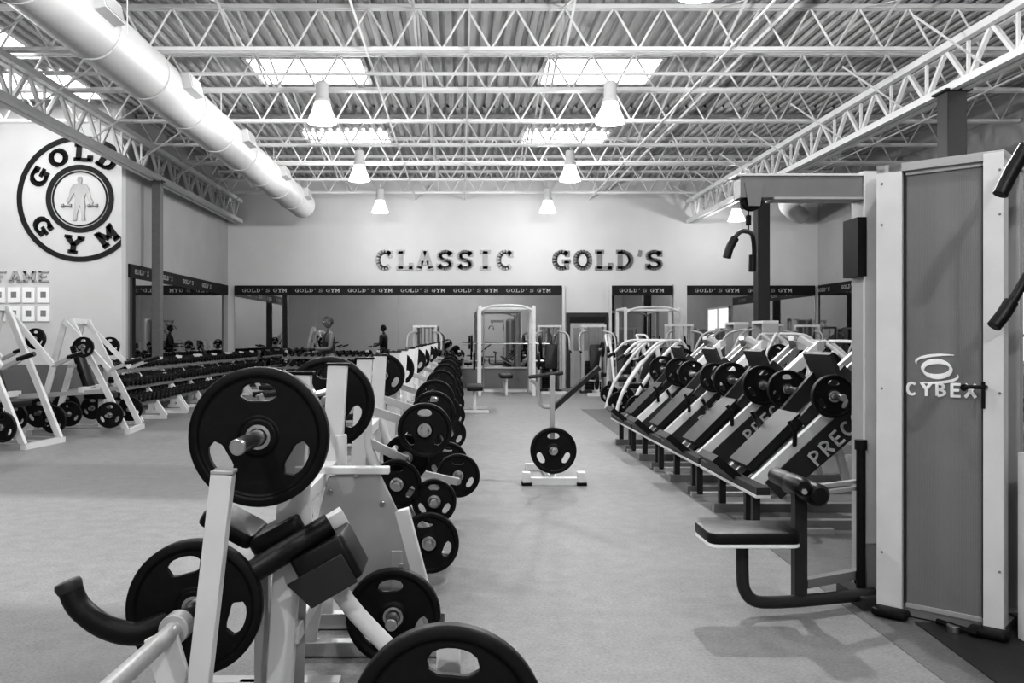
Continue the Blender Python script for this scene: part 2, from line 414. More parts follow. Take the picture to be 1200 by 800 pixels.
def joist_mesh(x0, x1, zb=5.02, zt=5.56):
    b = B()
    for dy in (-.035, .035):
        b.rect((x0, dy, zt), (x1, dy, zt), .045, .05, STEEL); b.rect((x0, dy, zb), (x1, dy, zb), .045, .045, STEEL)
    n = int((x1 - x0) / .62)
    for i in range(n):
        xa = x0 + (x1 - x0) * i / n; xb = x0 + (x1 - x0) * (i + .5) / n; xc = x0 + (x1 - x0) * (i + 1) / n
        b.tube((xa, 0, zt), (xb, 0, zb), .016, STEEL, 5); b.tube((xb, 0, zb), (xc, 0, zt), .016, STEEL, 5)
    me_ob = b.done('roof_joist'); return me_ob
j1 = joist_mesh(XLL + .02, XR - .02); j1.location = (0, -3.5, 0)
y = -1.7
while y < YJ: place('roof_joist', j1.data, (0, y, 0)); y += 1.8
j2 = joist_mesh(XL + .02, XR - .02); j2.location = (0, y, 0); y += 1.8
while y < YB - .2: place('roof_joist', j2.data, (0, y, 0)); y += 1.8
b = B()
for x in (-4.9, -2.9, -.6, 1.3, 3.3, 5.1):
    y = 3.7
    while y < 20:
        b.rect((x, y + .04, 5.04), (x, y + 1.76, 5.54), .03, .008, STEEL); b.rect((x + .04, y + .04, 5.54), (x + .04, y + 1.76, 5.04), .03, .008, STEEL)
        y += 1.8
b.done('joist_bridging')

def girder(x, y0, y1, zb=4.42, zt=4.95):
    b = B()
    for dx in (-.07, .07):
        b.rect((x + dx, y0, zb), (x + dx, y1, zb), .09, .09, STEEL); b.rect((x + dx, y0, zt), (x + dx, y1, zt), .09, .09, STEEL)
    n = int((y1 - y0) / .9)
    for i in range(n):
        ya = y0 + (y1 - y0) * i / n; yb = y0 + (y1 - y0) * (i + .5) / n; yc = y0 + (y1 - y0) * (i + 1) / n
        b.rect((x, ya, zt), (x, yb, zb), .05, .05, STEEL); b.rect((x, yb, zb), (x, yc, zt), .05, .05, STEEL); b.rect((x, yb, zb), (x, yb, zt), .035, .035, STEEL)
    for i in range(0, n, 2):
        ya = y0 + (y1 - y0) * i / n
        b.tube((x, ya, zb), (x + .9, ya, 5.04), .014, STEEL, 5); b.tube((x, ya, zb), (x - .9 if x > 0 else x - .25, ya, 5.04), .014, STEEL, 5)
    b.done('roof_girder')
girder(6.1, YF + .1, YB - .05); girder(-5.9, YF + .1, YB - .05)
b = B()
for x in (-10, -4.6, -1.2, .1, 3.4, 7.8):
    b.rect((x, YF + .03, 5.0), (x, YB - .03 if x > XL else YJ - .03, 5.0), .022, .022, STEEL)
b.tube((3.9, YF + .03, 5.25), (3.9, YB - .03, 5.25), .025, STEEL, 8)
b.tube((XL + .05, 17.5, 4.95), (XR - .05, 17.5, 4.95), .022, STEEL, 8); b.tube((-5.7, 11.7, 4.96), (5.9, 11.7, 4.96), .025, STEEL, 8)
b.done('sprinkler_pipes')
# columns
def column(x, y, w, m, zt=4.4):
    b = B(); t = .02
    b.bx(x - w / 2, x + w / 2, y - w / 2, y + w / 2, 0, zt, m); b.bx(x - w * .8, x + w * .8, y - w * .8, y + w * .8, 0, .02, m); b.bx(x - w * .7, x + w * .7, y - w * .7, y + w * .7, zt - .03, zt, m)
    b.done('steel_column', bevel=.01)
column(-5.9, 16.6, .17, COLM); column(6.1, 10.6, .24, COLD); column(6.1, 17.3, .25, COLD); column(6.1, 3.9, .24, COLD)
# duct
b = B(); X, Z, R = -3.9, 4.6, .31
b.lathe((X, YF + .02, Z), (0, 1, 0), [(R, 0), (R, 21.0 - YF), (R - .06, 21.05 - YF), (.05, 21.06 - YF)], DUCT, 40)
yy = 0
while yy < 21:
    b.lathe((X, yy, Z), (0, 1, 0), [(R + .001, 0), (R + .014, .005), (R + .014, .025), (R + .001, .03)], DUCT, 40, cap=False)
    yy += 1.5
for yy in (5.7, 8.6, 11.3, 14.3, 17.3, 19.8):
    a = math.radians(12); c = V((X + (R + .02) * math.cos(a), yy, Z + (R + .02) * math.sin(a)))
    b.box(c, (.16, .5, .2), DUCT, (0, -12, 0)); b.box(c + V((.082, 0, .015)), (.01, .44, .15), SILVER, (0, -12, 0))
for yy in (2, 5.6, 9.2, 12.8, 16.4, 20):
    for sx in (-1, 1): b.tube((X + sx * R * .98, yy, Z), (X + sx * R * .98, yy, 5.02), .006, STEEL, 5)
b.done('air_duct')
b = B(); b.path([(8.9, YB - .3, 4.55), (8.4, 21.6, 4.55), (7.7, 20.0, 4.55), (7.6, 18.0, 4.6)], .22, DUCT, 20); b.done('exhaust_duct')

# skylights
def skylight(x, y, w=1.8, l=1.3):
    b = B(); b.bx(x - w / 2, x + w / 2, y - l / 2, y + l / 2, ZD - .012, ZD - .004, SKYL)
    for sx in (-1, 1): b.bx(x + sx * w / 2 - .03, x + sx * w / 2 + .03, y - l / 2, y + l / 2, ZD - .03, ZD, STEEL)
    for sy in (-1, 1): b.bx(x - w / 2, x + w / 2, y + sy * l / 2 - .03, y + sy * l / 2 + .03, ZD - .03, ZD, STEEL)
    b.done('skylight')
for y in (-1, 4.2, 9.0, 13.6, 18.2):
    for x in (-2.4, 2.2): skylight(x, y)
for y in (4.2, 9.0, 12.2, 14.4): skylight(-7.5, y, 2.4, 1.5)
for y in (4.2, 9.0): skylight(7.8, y)
skylight(-12, 9)

# high bay lamps
def lamp_mesh():
    b = B()
    b.lathe((0, 0, 0), (0, 0, 1), [(.20, 0), (.205, .02), (.18, .09), (.14, .18), (.115, .27), (.11, .29)], BELL, 28, cap=False)
    b.lathe((0, 0, .29), (0, 0, 1), [(.11, 0), (.11, .05), (.09, .06), (.09, .27), (.06, .29)], WHITE, 24)
    b.lathe((0, 0, .02), (0, 0, 1), [(.195, 0), (.195, .006)], LENS, 28)
    b.tube((0, 0, .58), (0, 0, .70), .008, STEEL, 6)
    b.path([(0, 0, .57), (.03, 0, .6), (0, 0, .63)], .006, STEEL, 6)
    return b
lm = None
def lamp(x, y, z=4.36, p=150):
    global lm
    if lm is None:
        o = lamp_mesh().done('high_bay_light', (x, y, z)); lm = o.data
    else: o = place('high_bay_light', lm, (x, y, z))
    l = bpy.data.lights.new('bulb', 'POINT'); l.shadow_soft_size = .06; l.energy = p
    lo = bpy.data.objects.new('bulb', l); scene.collection.objects.link(lo); lo.parent = o; lo.location = (0, 0, -.1)
lamp(-1.95, 6.6, p=190); lamp(-1.95, 3.0, p=110)
lamp(2.1, 3.0, p=80); lamp(2.1, 7.5, p=400)
for x in (-1.95, 2.1): lamp(x, 12, p=160); lamp(x, 16.4, p=160)
lamp(-1.95, 20.6, p=95); lamp(2.1, 20.6, p=130)
lamp(6.75, 20.9, 4.2, 80); lamp(-8.0, 12.9, 4.3, 150); lamp(-8.0, 7.0, 4.3, 170); lamp(7.9, 7.5, 4.3, 90); lamp(-1.95, -1.5, p=260); lamp(1.4, -1.5, p=290)  # last two: unseen fill lamps added behind the camera to brighten machine fronts

# ------------------------------------------------------------------ olympic bench stations
def barbell(b, x, yc, z, R, m=BLACK, rot=90, th=.05, half=.67, two=True):
    b.tube((x, yc - .66, z), (x, yc + .66, z), .014, CHROME, 12)
    for s in (-1, 1):
        b.tube((x, yc + s * .655, z), (x, yc + s * .67, z), .036, CHROME, 20)
        b.tube((x, yc + s * .67, z), (x, yc + s * 1.0, z), .025, CHROME, 20)
        b.plate((x, yc + s * (half + th / 2 + .03), z), (0, s, 0) if s < 0 else (0, 1, 0), R, th, rot=rot)

def bench_station(yc, x=-.6, R=.225, bar=True, store=None, name='olympic_bench_press', bench=True):
    b = B()
    for s in (-1, 1):
        y = yc + s * .48
        b.rect((x - .04, y, .06), (x + .03, y, 1.22), .05, .09, WHITE, up=(1, 0, 0))
        b.rect((x - .35, y, .04), (x + .5, y, .04), .06, .07, SILVER)
        b.box((x + .5, y, .025), (.05, .12, .05), BLACK); b.box((x - .35, y, .025), (.05, .12, .05), BLACK)
        b.path([(x + .46, y, .06), (x + .38, y, .22), (x + .2, y, .42), (x + .06, y, .66), (x + .04, y, .9)], .032, WHITE, 12)
        for hz in (.98, 1.12):
            b.path([(x - .02, y, hz - .02), (x - .08, y, hz - .03), (x - .11, y, hz + .03)], .014, CHROME, 8)
        b.box((x + .03, y, 1.225), (.11, .06, .012), BLACK)
        b.prism([(x - .02, y - .01, .5), (x + .16, y - .01, .5), (x + .02, y - .01, .8)], (0, .02, 0), SILVER)
    b.rect((x, yc - .48, .75), (x, yc + .48, .75), .06, .06, WHITE)
    b.rect((x, yc - .48, .3), (x, yc + .48, .3), .06, .06, WHITE)
    if bench:
        b.rect((x, yc, .3), (x - .95, yc, .3), .06, .08, SILVER)
        b.rect((x - .9, yc, .04), (x - .9, yc, .33), .06, .06, SILVER); b.rect((x - .9, yc - .25, .03), (x - .9, yc + .25, .03), .06, .06, SILVER)
        b.pad((x - .55, yc, .42), (.9, .28, .08), PAD)
        b.rect((x - .35, yc, .3), (x - .35, yc, .4), .05, .05, SILVER); b.rect((x - .85, yc, .3), (x - .85, yc, .4), .05, .05, SILVER)
    if bar: barbell(b, x - .05, yc, 1.03, R)
    for (px, py, pz, pr, rot) in (store or []):
        s = -1 if py < yc else 1
        yb = yc + s * .48
        b.tube((px, yb, pz), (px, py + s * .09, pz), .024, CHROME, 16)
        b.rect((px, yb, pz), (x + .03, yb, min(pz + .12, 1.1)), .04, .05, SILVER, up=(0, 0, 1))
        b.plate((px, py, pz), (0, s, 0), pr, .045, rot=rot)
    b.done(name, bevel=.004)
bench_station(3.48, x=-.6, R=.225, bench=False)
bench_station(5.55, bar=False, bench=False, store=[(-.375, 5.0, .49, .145, 90), (-.33, 5.18, .62, .14, 30), (-.156, 5.0, .39, .13, 90), (-.18, 4.82, .19, .17, 80), (-.21, 4.97, .81, .158, 90), (-.02, 6.3, .33, .16, 90), (-.2, 6.2, .8, .16, 90)])
for k, yc in enumerate((7.9, 10.1, 12.3, 14.5, 16.8, 19.0)):
    bench_station(yc, bar=(k % 2 == 0), R=.225 if k % 2 else .18, store=[(-.32, yc - .62, .45, .16, 90), (-.22, yc - .66, .82, .17, 70), (-.12, yc - .62, .28, .18, 90), (-.18, yc + .7, .6, .18, 90)])

b = B()
pts = [(-.56, 3.6, .76), (-.36, 3.6, .81), (-.27, 3.6, .62), (-.14, 3.6, .31), (-.2, 3.6, .28), (-.62, 3.6, .28), (-.6, 3.6, .6)]
b.prism(pts, (0, .03, 0), SILVER)
for x, z in ((-.44, .77), (-.33, .65), (-.42, .39), (-.25, .39), (-.55, .7)): b.tube((x, 3.6, z), (x, 3.585, z), .012, CHROME, 8)
b.rect((-.62, 3.6, .79), (-.3, 3.6, .79), .05, .03, WHITE)
b.rect((-.25, 3.62, .62), (-.1, 3.62, .05), .05, .06, WHITE, up=(1, 0, 0)); b.rect((-.6, 3.62, .3), (-.65, 3.62, .04), .05, .06, WHITE, up=(1, 0, 0))
b.rect((-.75, 3.62, .035), (.0, 3.62, .035), .06, .06, SILVER)
b.tube((-.27, 3.6, .235), (-.27, 3.3, .235), .024, CHROME, 20); b.plate((-.27, 3.42, .235), (0, -1, 0), .19, .045, rot=85)
b.rect((-.27, 3.62, .05), (-.27, 3.62, .45), .05, .05, SILVER)
b.done('plate_storage_stand', bevel=.004)

# ------------------------------------------------------------------ foreground leverage machine
b = B()
b.rect((-.69, 2.48, .955), (-.79, 2.48, .06), .05, .062, WHITE, up=(1, 0, 0))
b.box((-.688, 2.48, .96), (.066, .054, .012), SILVER)
b.rect((-1.1, 2.48, .035), (-.35, 2.48, .035), .07, .07, SILVER)
b.rect((-.79, 2.48, .035), (-.79, 3.2, .035), .07, .07, SILVER)
b.rect((-1.1, 3.2, .035), (-.45, 3.2, .035), .07, .07, SILVER)
b.rect((-.62, 3.2, .05), (-.58, 3.05, .6), .06, .07, SILVER)
b.tube((-.88, 2.95, .455), (-.855, 2.55, .475), .026, CHROME, 20)
b.plate((-.88, 2.83, .457), (.06, -1, .04), .222, .05, rot=75)
b.tube((-.862, 2.60, .47), (-.83, 1.75, .53), .026, SILVER, 20)
b.lathe((-.862, 2.62, .47), (.03, -1, .06), [(.045, 0), (.045, .07)], SILVER, 24)
b.prism([(-.93, 2.5, .46), (-.84, 2.5, .50), (-.78, 2.5, .30), (-.86, 2.5, .22)], (0, .02, 0), WHITE)
b.tube((-.88, 2.95, .455), (-.72, 3.1, .52), .03, SILVER, 16)
b.path([(-1.20, 2.62, .58), (-1.17, 2.62, .52), (-1.10, 2.64, .455), (-1.02, 2.68, .42), (-.95, 2.75, .43)], .037, PAD, 16, 6)
b.lathe((-1.205, 2.62, .59), (-.4, 0, 1), [(.038, -.02), (.042, 0), (.038, .012), (.02, .014)], DARKG, 20)
b.path([(-1.08, 2.9, .52), (-1.0, 2.9, .47), (-.9, 2.95, .455)], .022, MIDG, 12, 6)
b.rect((-.86, 2.97, .45), (-.42, 3.1, .70), .06, .07, WHITE, up=(0, 0, 1))
b.tube((-.70, 2.88, .56), (-.45, 2.95, .705), .04, PAD, 24)
b.tube((-.78, 2.87, .51), (-.70, 2.88, .56), .034, SILVER, 20)
b.pad((-.455, 2.98, .57), (.2, .22, .16), PAD, (0, -28, 0), rc=.02)
b.prism([(-.585, 2.865, .52), (-.40, 2.865, .625), (-.345, 2.865, .53), (-.50, 2.865, .44)], (0, -.006, 0), DARKG)
b.pad((-.81, 3.05, .685), (.2, .24, .055), PAD, (0, 28, 0), rc=.03)
b.pad((-.64, 3.05, .665), (.2, .24, .06), PAD, (0, -28, 0), rc=.03)
b.rect((-.72, 3.1, .1), (-.72, 3.1, .64), .05, .05, SILVER)
b.done('leverage_row_machine', bevel=.004)

b = B()
b.plate((-.03, 1.92, .475), (.0, -1, .1), .225, .05, rot=95)
b.tube((-.03, 2.12, .455), (-.03, 1.80, .487), .025, CHROME, 20)
b.rect((-.03, 2.12, .04), (-.03, 2.12, 0.60), .06, .06, WHITE); b.rect((-.3, 2.12, .03), (.24, 2.12, .03), .06, .06, SILVER); b.rect((-.03, 1.8, .03), (-.03, 2.45, .03), .06, .06, SILVER)
b.box((-.03, 2.12, .605), (.064, .064, .01), BLACK)
b.done('plate_tree', bevel=.004)

# ------------------------------------------------------------------ lone calf machine in the aisle
b = B(); X, Y = .85, 7.9
b.rect((X - .26, Y - .1, .035), (X + .27, Y - .1, .035), .07, .07, WHITE); b.rect((X - .2, Y + .75, .035), (X + .2, Y + .75, .035), .07, .07, WHITE)
for sx in (-1, 1): b.box((X + sx * .25, Y - .1, .06), (.07, .1, .12), WHITE); b.box((X + sx * .25, Y - .1, .015), (.09, .12, .03), BLACK)
b.rect((X, Y - .1, .04), (X, Y + .75, .04), .07, .07, WHITE)
b.rect((X, Y + .05, .04), (X, Y + .02, 1.0), .045, .045, SILVER)
b.tube((X, Y + .03, .31), (X, Y - .16, .31), .025, CHROME, 16); b.plate((X, Y - .06, .31), (0, -1, 0), .212, .05)
b.rect((X, Y + .05, .68), (X + .48, Y + .3, 1.06), .035, .05, DARKG)
b.tube((X - .22, Y + .02, .98), (X + .1, Y + .02, 1.02), .018, DARKG, 10)
b.path([(X + .0, Y + .05, .7), (X - .1, Y + .05, .72), (X - .14, Y + .05, .9), (X - .2, Y + .05, .95)], .018, SILVER, 10)
b.done('calf_raise_machine', bevel=.004)

# ------------------------------------------------------------------ leg press
def leg_press(x0, y0, pr=.16, name='leg_press_machine', first=False):
    b = B(); sl = V((1.35, 0, 1.25)).normalized()
    n = V((-sl.z, 0, sl.x))
    def P(d, y, off=0): return V((x0 + .03, y0 + y, .27)) + sl * d + n * off
    for s in (-1, 1):
        b.rect(P(0, s * .27), P(1.5, s * .27), .055, .085, WHITE if s < 0 else SILVER, up=(0, 0, 1))
        b.rect(P(.02, s * .15), P(1.45, s * .15), .035, .05, CHROME, up=(0, 0, 1))
        b.rect((x0 - .05, y0 + s * .3, .035), (x0 + 1.6, y0 + s * .3, .035), .07, .07, MIDG)
        b.rect(P(1.4, s * .27), (x0 + 1.35, y0 + s * .3, .05), .06, .06, SILVER)
        b.rect((x0 + .02, y0 + s * .3, .03), (x0 + .02, y0 + s * .3, .34), .05, .05, DARKG)
        q = [P(.12, s * .31, -.19), P(1.2, s * .31, -.24), P(1.2, s * .31, -.03), P(.12, s * .31, -.03)]
        b.prism(q, (0, -.015 * s, 0), DARKG)
        c = P(.85, s * .42, .13)
        b.tube(P(.85, s * .2, .13), P(.85, s * .58, .13), .024, CHROME, 16)
        b.plate(c, (0, s, 0), pr, .05, rot=90)
        b.rect(P(.62, s * .2, .04), P(1.12, s * .2, .1), .05, .14, DARKG, up=(0, 0, 1))
        b.path([P(.45, s * .3, .02), P(.5, s * .38, .12), P(.52, s * .38, .2)], .016, PAD, 8)
        b.rect(P(1.45, s * .27), P(1.45, s * .1, .12), .05, .05, SILVER)
    b.rect((x0 + 1.55, y0 - .35, .035), (x0 + 1.55, y0 + .35, .035), .07, .07, MIDG)
    b.prism([P(1.0, -.24, .08), P(1.0, .24, .08), P(1.08, .24, .30), P(1.08, -.24, .30)], sl * .03, DARKG)
    b.rect(P(1.48, -.3), P(1.48, .3), .06, .08, SILVER)
    b.prism([P(.12, -.2, .05), P(.12, .2, .05), P(.65, .2, .07), P(.65, -.2, .07)], n * .06, PAD)
    b.prism([P(.05, -.2, .06), P(.05, .2, .06), P(.02, .2, .30), P(.02, -.2, .30)], -sl * .06, PAD)
    b.rect((x0, y0 - .66, .33), (x0, y0 + .66, .33), .09, .05, DARKG); b.rect((x0, y0 - .66, .295), (x0, y0 + .66, .295), .10, .02, WHITE)
    b.rect((x0 + .02, y0 - .45, .02), (x0 + .02, y0 - .45, .3), .05, .05, DARKG)
    b.rect((x0 - .05, y0 - .45, .02), (x0 + .55, y0 - .45, .02), .05, .04, SILVER)
    b.stroke_text("PRecOR", P(.45, -.325, -.19), sl, n, .11, .1, LABELG, wd=.22, depth=.004)
    b.done(name, bevel=.004)
for k, y in enumerate((6.3, 7.68, 9.06, 10.44)): leg_press(2.0, y, .17 if k % 2 else .15)

def generic_machine(x, y, name='seated_press_machine', rz=0, h=1.5, plates=True):
    b = B()
    for s in (-1, 1):
        b.rect((-.5, s * .3, .035), (.6, s * .3, .035), .07, .07, SILVER)
        b.path([(-.5, s * .3, .05), (-.35, s * .3, .5), (.05, s * .3, h * .8), (.35, s * .3, h)], .03, WHITE, 10)
        b.rect((.5, s * .3, .05), (.2, s * .3, h * .92), .05, .07, WHITE)
        b.path([(.3, s * .32, h), (-.05, s * .42, h * .98), (-.3, s * .42, h * .82)], .022, WHITE, 10)
        b.tube((-.3, s * .42, h * .82), (-.42, s * .42, h * .76), .03, PAD, 12)
        b.path([(.35, s * .32, h), (.55, s * .4, h * .7), (.6, s * .45, .45)], .026, SILVER, 10)
        if plates:
            b.tube((.6, s * .4, .42), (.6, s * .68, .42), .024, CHROME, 12); b.plate((.6, s * .5, .42), (0, s, 0), .19, .05)
            b.tube((-.4, s * .28, .3), (-.4, s * .5, .3), .024, CHROME, 12); b.plate((-.4, s * .4, .3), (0, s, 0), .17, .05)
            b.plate((.35, s * .42, h * .78), (0, s, 0), .16, .05); b.tube((.35, s * .3, h * .78), (.35, s * .5, h * .78), .024, CHROME, 12)
    b.rect((-.45, -.3, .035), (-.45, .3, .035), .07, .07, WHITE); b.rect((.5, -.3, .035), (.5, .3, .035), .07, .07, WHITE)
    b.pad((-.05, 0, .48), (.36, .36, .08), PAD); b.rect((-.05, 0, .05), (-.05, 0, .45), .06, .06, WHITE)
    b.pad((.2, 0, .88), (.62, .3, .08), PAD, (0, -75, 0)); b.rect((.25, -.3, .9), (.25, .3, .9), .05, .05, WHITE)
    b.rect((-.45, 0, .035), (.5, 0, .035), .07, .07, WHITE)
    o = b.done(name, (x, y, 0)); o.rotation_euler[2] = math.radians(rz)
    return o
def straight_press(x, y, name, rz=0, h=1.7):
    b = B()
    for s in (-1, 1):
        yy = s * .36
        b.rect((-.7, yy, .035), (.65, yy, .035), .07, .07, SILVER)
        b.rect((.6, yy, .05), (-.15, yy, h), .055, .075, WHITE, up=(1, 0, 0))
        b.rect((-.6, yy, .05), (-.22, yy, h * .98), .055, .075, WHITE, up=(1, 0, 0))
        b.rect((-.5, yy, .55), (.32, yy, .6), .05, .06, SILVER)
        b.rect((-.2, s * .44, h - .03), (.42, s * .5, h * .56), .045, .065, WHITE, up=(0, 0, 1))
        b.rect((.42, s * .5, h * .56), (.66, s * .5, h * .62), .04, .05, SILVER)
        b.tube((.62, s * .5, h * .62), (.84, s * .5, h * .66), .03, PAD, 12)
        b.tube((.1, s * .46, h * .76), (.1, s * .75, h * .76), .024, CHROME, 12)
        b.plate((.1, s * .60, h * .76), (0, s, 0), .14, .05)
        for px, pz, pr in ((.42, .28, .18), (-.5, .32, .2), (-.12, .3, .17)):
            b.tube((px, yy, pz), (px, s * .66, pz), .024, CHROME, 12); b.plate((px, s * .5, pz), (0, s, 0), pr, .05)
    for px, pz in ((-.68, .035), (.62, .035), (-.18, h - .02), (.0, .62)): b.rect((px, -.4, pz), (px, .4, pz), .07, .07, WHITE)
    b.pad((.15, 0, .52), (.38, .38, .08), PAD); b.rect((.15, 0, .05), (.15, 0, .48), .06, .06, WHITE); b.rect((-.6, 0, .035), (.6, 0, .035), .07, .07, SILVER)
    b.pad((-.1, 0, .92), (.66, .3, .08), PAD, (0, 72, 0)); b.rect((-.16, -.36, .95), (-.16, .36, .95), .05, .05, SILVER)
    o = b.done(name, (x, y, 0)); o.rotation_euler[2] = math.radians(rz); return o
straight_press(-5.8, 10.7, 'plate_loaded_chest_press', -8, 1.75)
straight_press(-5.3, 12.2, 'plate_loaded_shoulder_press', 6, 1.6)
straight_press(-7.6, 12.8, 'plate_loaded_chest_press', -8, 1.8)
generic_machine(3.0, 13.4, 'plate_loaded_row_machine', 10, 1.3)
generic_machine(3.2, 15.4, 'plate_loaded_row_machine', 10, 1.3)
generic_machine(5.0, 12.9, 'plate_loaded_chest_press', 180, 1.4)
generic_machine(4.8, 9.0, 'plate_loaded_chest_press', 180, 1.3)
generic_machine(4.9, 11.0, 'plate_loaded_chest_press', 180, 1.3)
generic_machine(3.4, 17.6, 'plate_loaded_row_machine', 90, 1.4)
generic_machine(7.6, 12.0, 'plate_loaded_chest_press', 180, 1.4)

def stack_machine(x, y, rz=0, name='weight_stack_machine', h=1.6):
    b = B()
    b.bx(.2, .55, -.3, .3, .0, .06, DARKG)
    for s in (-1, 1): b.bx(.22, .5, s * .27 - .03, s * .27 + .03, 0, h, SILVER)
    b.bx(.22, .5, -.3, .3, h, h + .05, WHITE)
    for k in range(14): b.bx(.27, .45, -.18, .18, .08 + k * .05, .08 + k * .05 + .045, BLACK)
    for s in (-1, 1): b.tube((.36, s * .1, .05), (.36, s * .1, h), .012, CHROME, 8)
    b.rect((.3, 0, .04), (-.8, 0, .04), .08, .07, WHITE); b.rect((-.75, -.3, .035), (-.75, .3, .035), .07, .07, WHITE)
    b.rect((-.4, 0, .05), (-.4, 0, .45), .06, .06, WHITE); b.pad((-.4, 0, .48), (.4, .38, .08), PAD)
    b.pad((-.12, 0, .88), (.6, .3, .08), PAD, (0, -80, 0)); b.rect((-.05, 0, .05), (-.05, 0, 1.1), .06, .06, WHITE)
    for s in (-1, 1):
        b.path([(.1, s * .2, h - .1), (-.2, s * .4, h - .2), (-.4, s * .42, 1.0)], .022, SILVER, 10); b.tube((-.4, s * .42, 1.02), (-.55, s * .42, 1.0), .025, PAD, 10)
    o = b.done(name, (x, y, 0)); o.rotation_euler[2] = math.radians(rz); return o
for x, y, r in ((5.0, 19.2, 90), (3.2, 20.3, 90), (6.9, 18.8, 90), (8.3, 17.0, 0), (8.3, 14.5, 0), (5.2, 15.6, 0), (5.2, 17.2, 0), (2.2, 20.9, 90), (-.9, 21.2, 90), (8.2, 20.3, 60)):
    stack_machine(x, y, r)

def smith(x, y, w=1.25, h=2.05):
    b = B(); d = .55
    for sx in (-1, 1):
        for sy in (-1, 1): b.rect((sx * w / 2, sy * d, 0), (sx * w / 2, sy * d, h), .07, .07, WHITE)
        b.rect((sx * w / 2, -d, h), (sx * w / 2, d, h), .06, .06, WHITE); b.rect((sx * w / 2, -d, .05), (sx * w / 2, d, .05), .06, .06, WHITE)
        b.tube((sx * (w / 2 - .1), -.1, .05), (sx * (w / 2 - .1), -.1, h - .05), .015, CHROME, 10)
        b.tube((sx * w / 2, -.4, .8), (sx * (w / 2 + .25), -.4, .8), .024, CHROME, 10); b.plate((sx * (w / 2 + .12), -.4, .8), (sx, 0, 0), .2, .05)
        b.plate((sx * (w / 2 + .18), -.1, 1.2), (sx, 0, 0), .2, .05)
    b.path([(-w / 2, -d, h - .1), (-w / 4, -d, h + .02), (w / 4, -d, h + .02), (w / 2, -d, h - .1)], .03, WHITE, 10)
    b.rect((-w / 2, d, h), (w / 2, d, h), .06, .06, WHITE); b.rect((-w / 2, d, .05), (w / 2, d, .05), .06, .06, WHITE)
    b.tube((-w / 2 - .4, -.1, 1.2), (w / 2 + .4, -.1, 1.2), .015, CHROME, 10)
    b.pad((0, 0, .44), (.28, 1.1, .08), PAD); b.rect((0, -.4, 0), (0, -.4, .4), .05, .05, WHITE); b.rect((0, .4, 0), (0, .4, .4), .05, .05, WHITE); b.rect((0, -.5, .37), (0, .5, .37), .05, .05, WHITE)
    b.done('smith_machine', (x, y, 0))
smith(1.06, 20.2); smith(4.7, 21.4, 1.35)

def flat_bench(x, y, rz):
    b = B(); b.pad((0, 0, .44), (1.1, .28, .08), PAD); b.rect((-.45, 0, .37), (.45, 0, .37), .05, .06, WHITE)
    for s in (-1, 1):
        b.rect((s * .4, 0, .05), (s * .4, 0, .37), .05, .05, WHITE); b.rect((s * .4, -.25, .03), (s * .4, .25, .03), .05, .05, WHITE)
    o = b.done('flat_bench', (x, y, 0)); o.rotation_euler[2] = math.radians(rz)
flat_bench(.25, 15.6, 90); flat_bench(-3.0, 14.0, 70); flat_bench(-3.4, 15.8, 80); flat_bench(-3.1, 19.0, 80)

# ------------------------------------------------------------------ dumbbell racks
def dumb(b, c, ax, r=.07, L=.3):
    c = V(c); ax = V(ax).normalized()
    b.tube(c - ax * L / 2, c + ax * L / 2, .016, CHROME, 6)
    for s in (-1, 1):
        o = c + ax * s * L * .5
        b.lathe(o - ax * s * L * .3, ax * s, [(r * .92, 0), (r, .01), (r, L * .28), (r * .9, L * .3)], BLACK, 12)
def rack_mesh(L=2.3):
    b = B()
    for sx in (-1, 0, 1):
        x = sx * L / 2 * .92
        b.rect((x, -.42, .03), (x, .3, .03), .08, .06, WHITE); b.rect((x, .22, .03), (x, .1, 1.0), .07, .1, WHITE, up=(0, 1, 0)); b.rect((x, -.4, .04), (x, .1, .8), .06, .09, WHITE, up=(0, 1, 0))
    for k, (yy, z) in enumerate(((-.16, .34), (-.06, .60), (.08, .86))):
        b.rect((-L / 2, yy - .08, z - .04), (L / 2, yy - .08, z - .04), .04, .05, MIDG); b.rect((-L / 2, yy + .1, z), (L / 2, yy + .1, z), .04, .05, MIDG)
        n = int(L / (.19 - .01 * k))
        for i in range(n):
            r = .078 - .012 * k; dumb(b, (-L / 2 + L * (i + .5) / n, yy, z + r + .01), (0, 1, .2), r * random.uniform(.85, 1.1), .34 - .04 * k)
    return b
rk = rack_mesh().done('dumbbell_rack', (-5.35, 16.5, 0)); rk.rotation_euler[2] = math.radians(90)
for y in (18.85, 21.2): place('dumbbell_rack', rk.data, (-5.35, y, 0), rz=90)
for x in (-3.5, -1.1): place('dumbbell_rack', rk.data, (x, 22.2, 0))
place('dumbbell_rack', rk.data, (-5.3, 14.14, 0), rz=90)

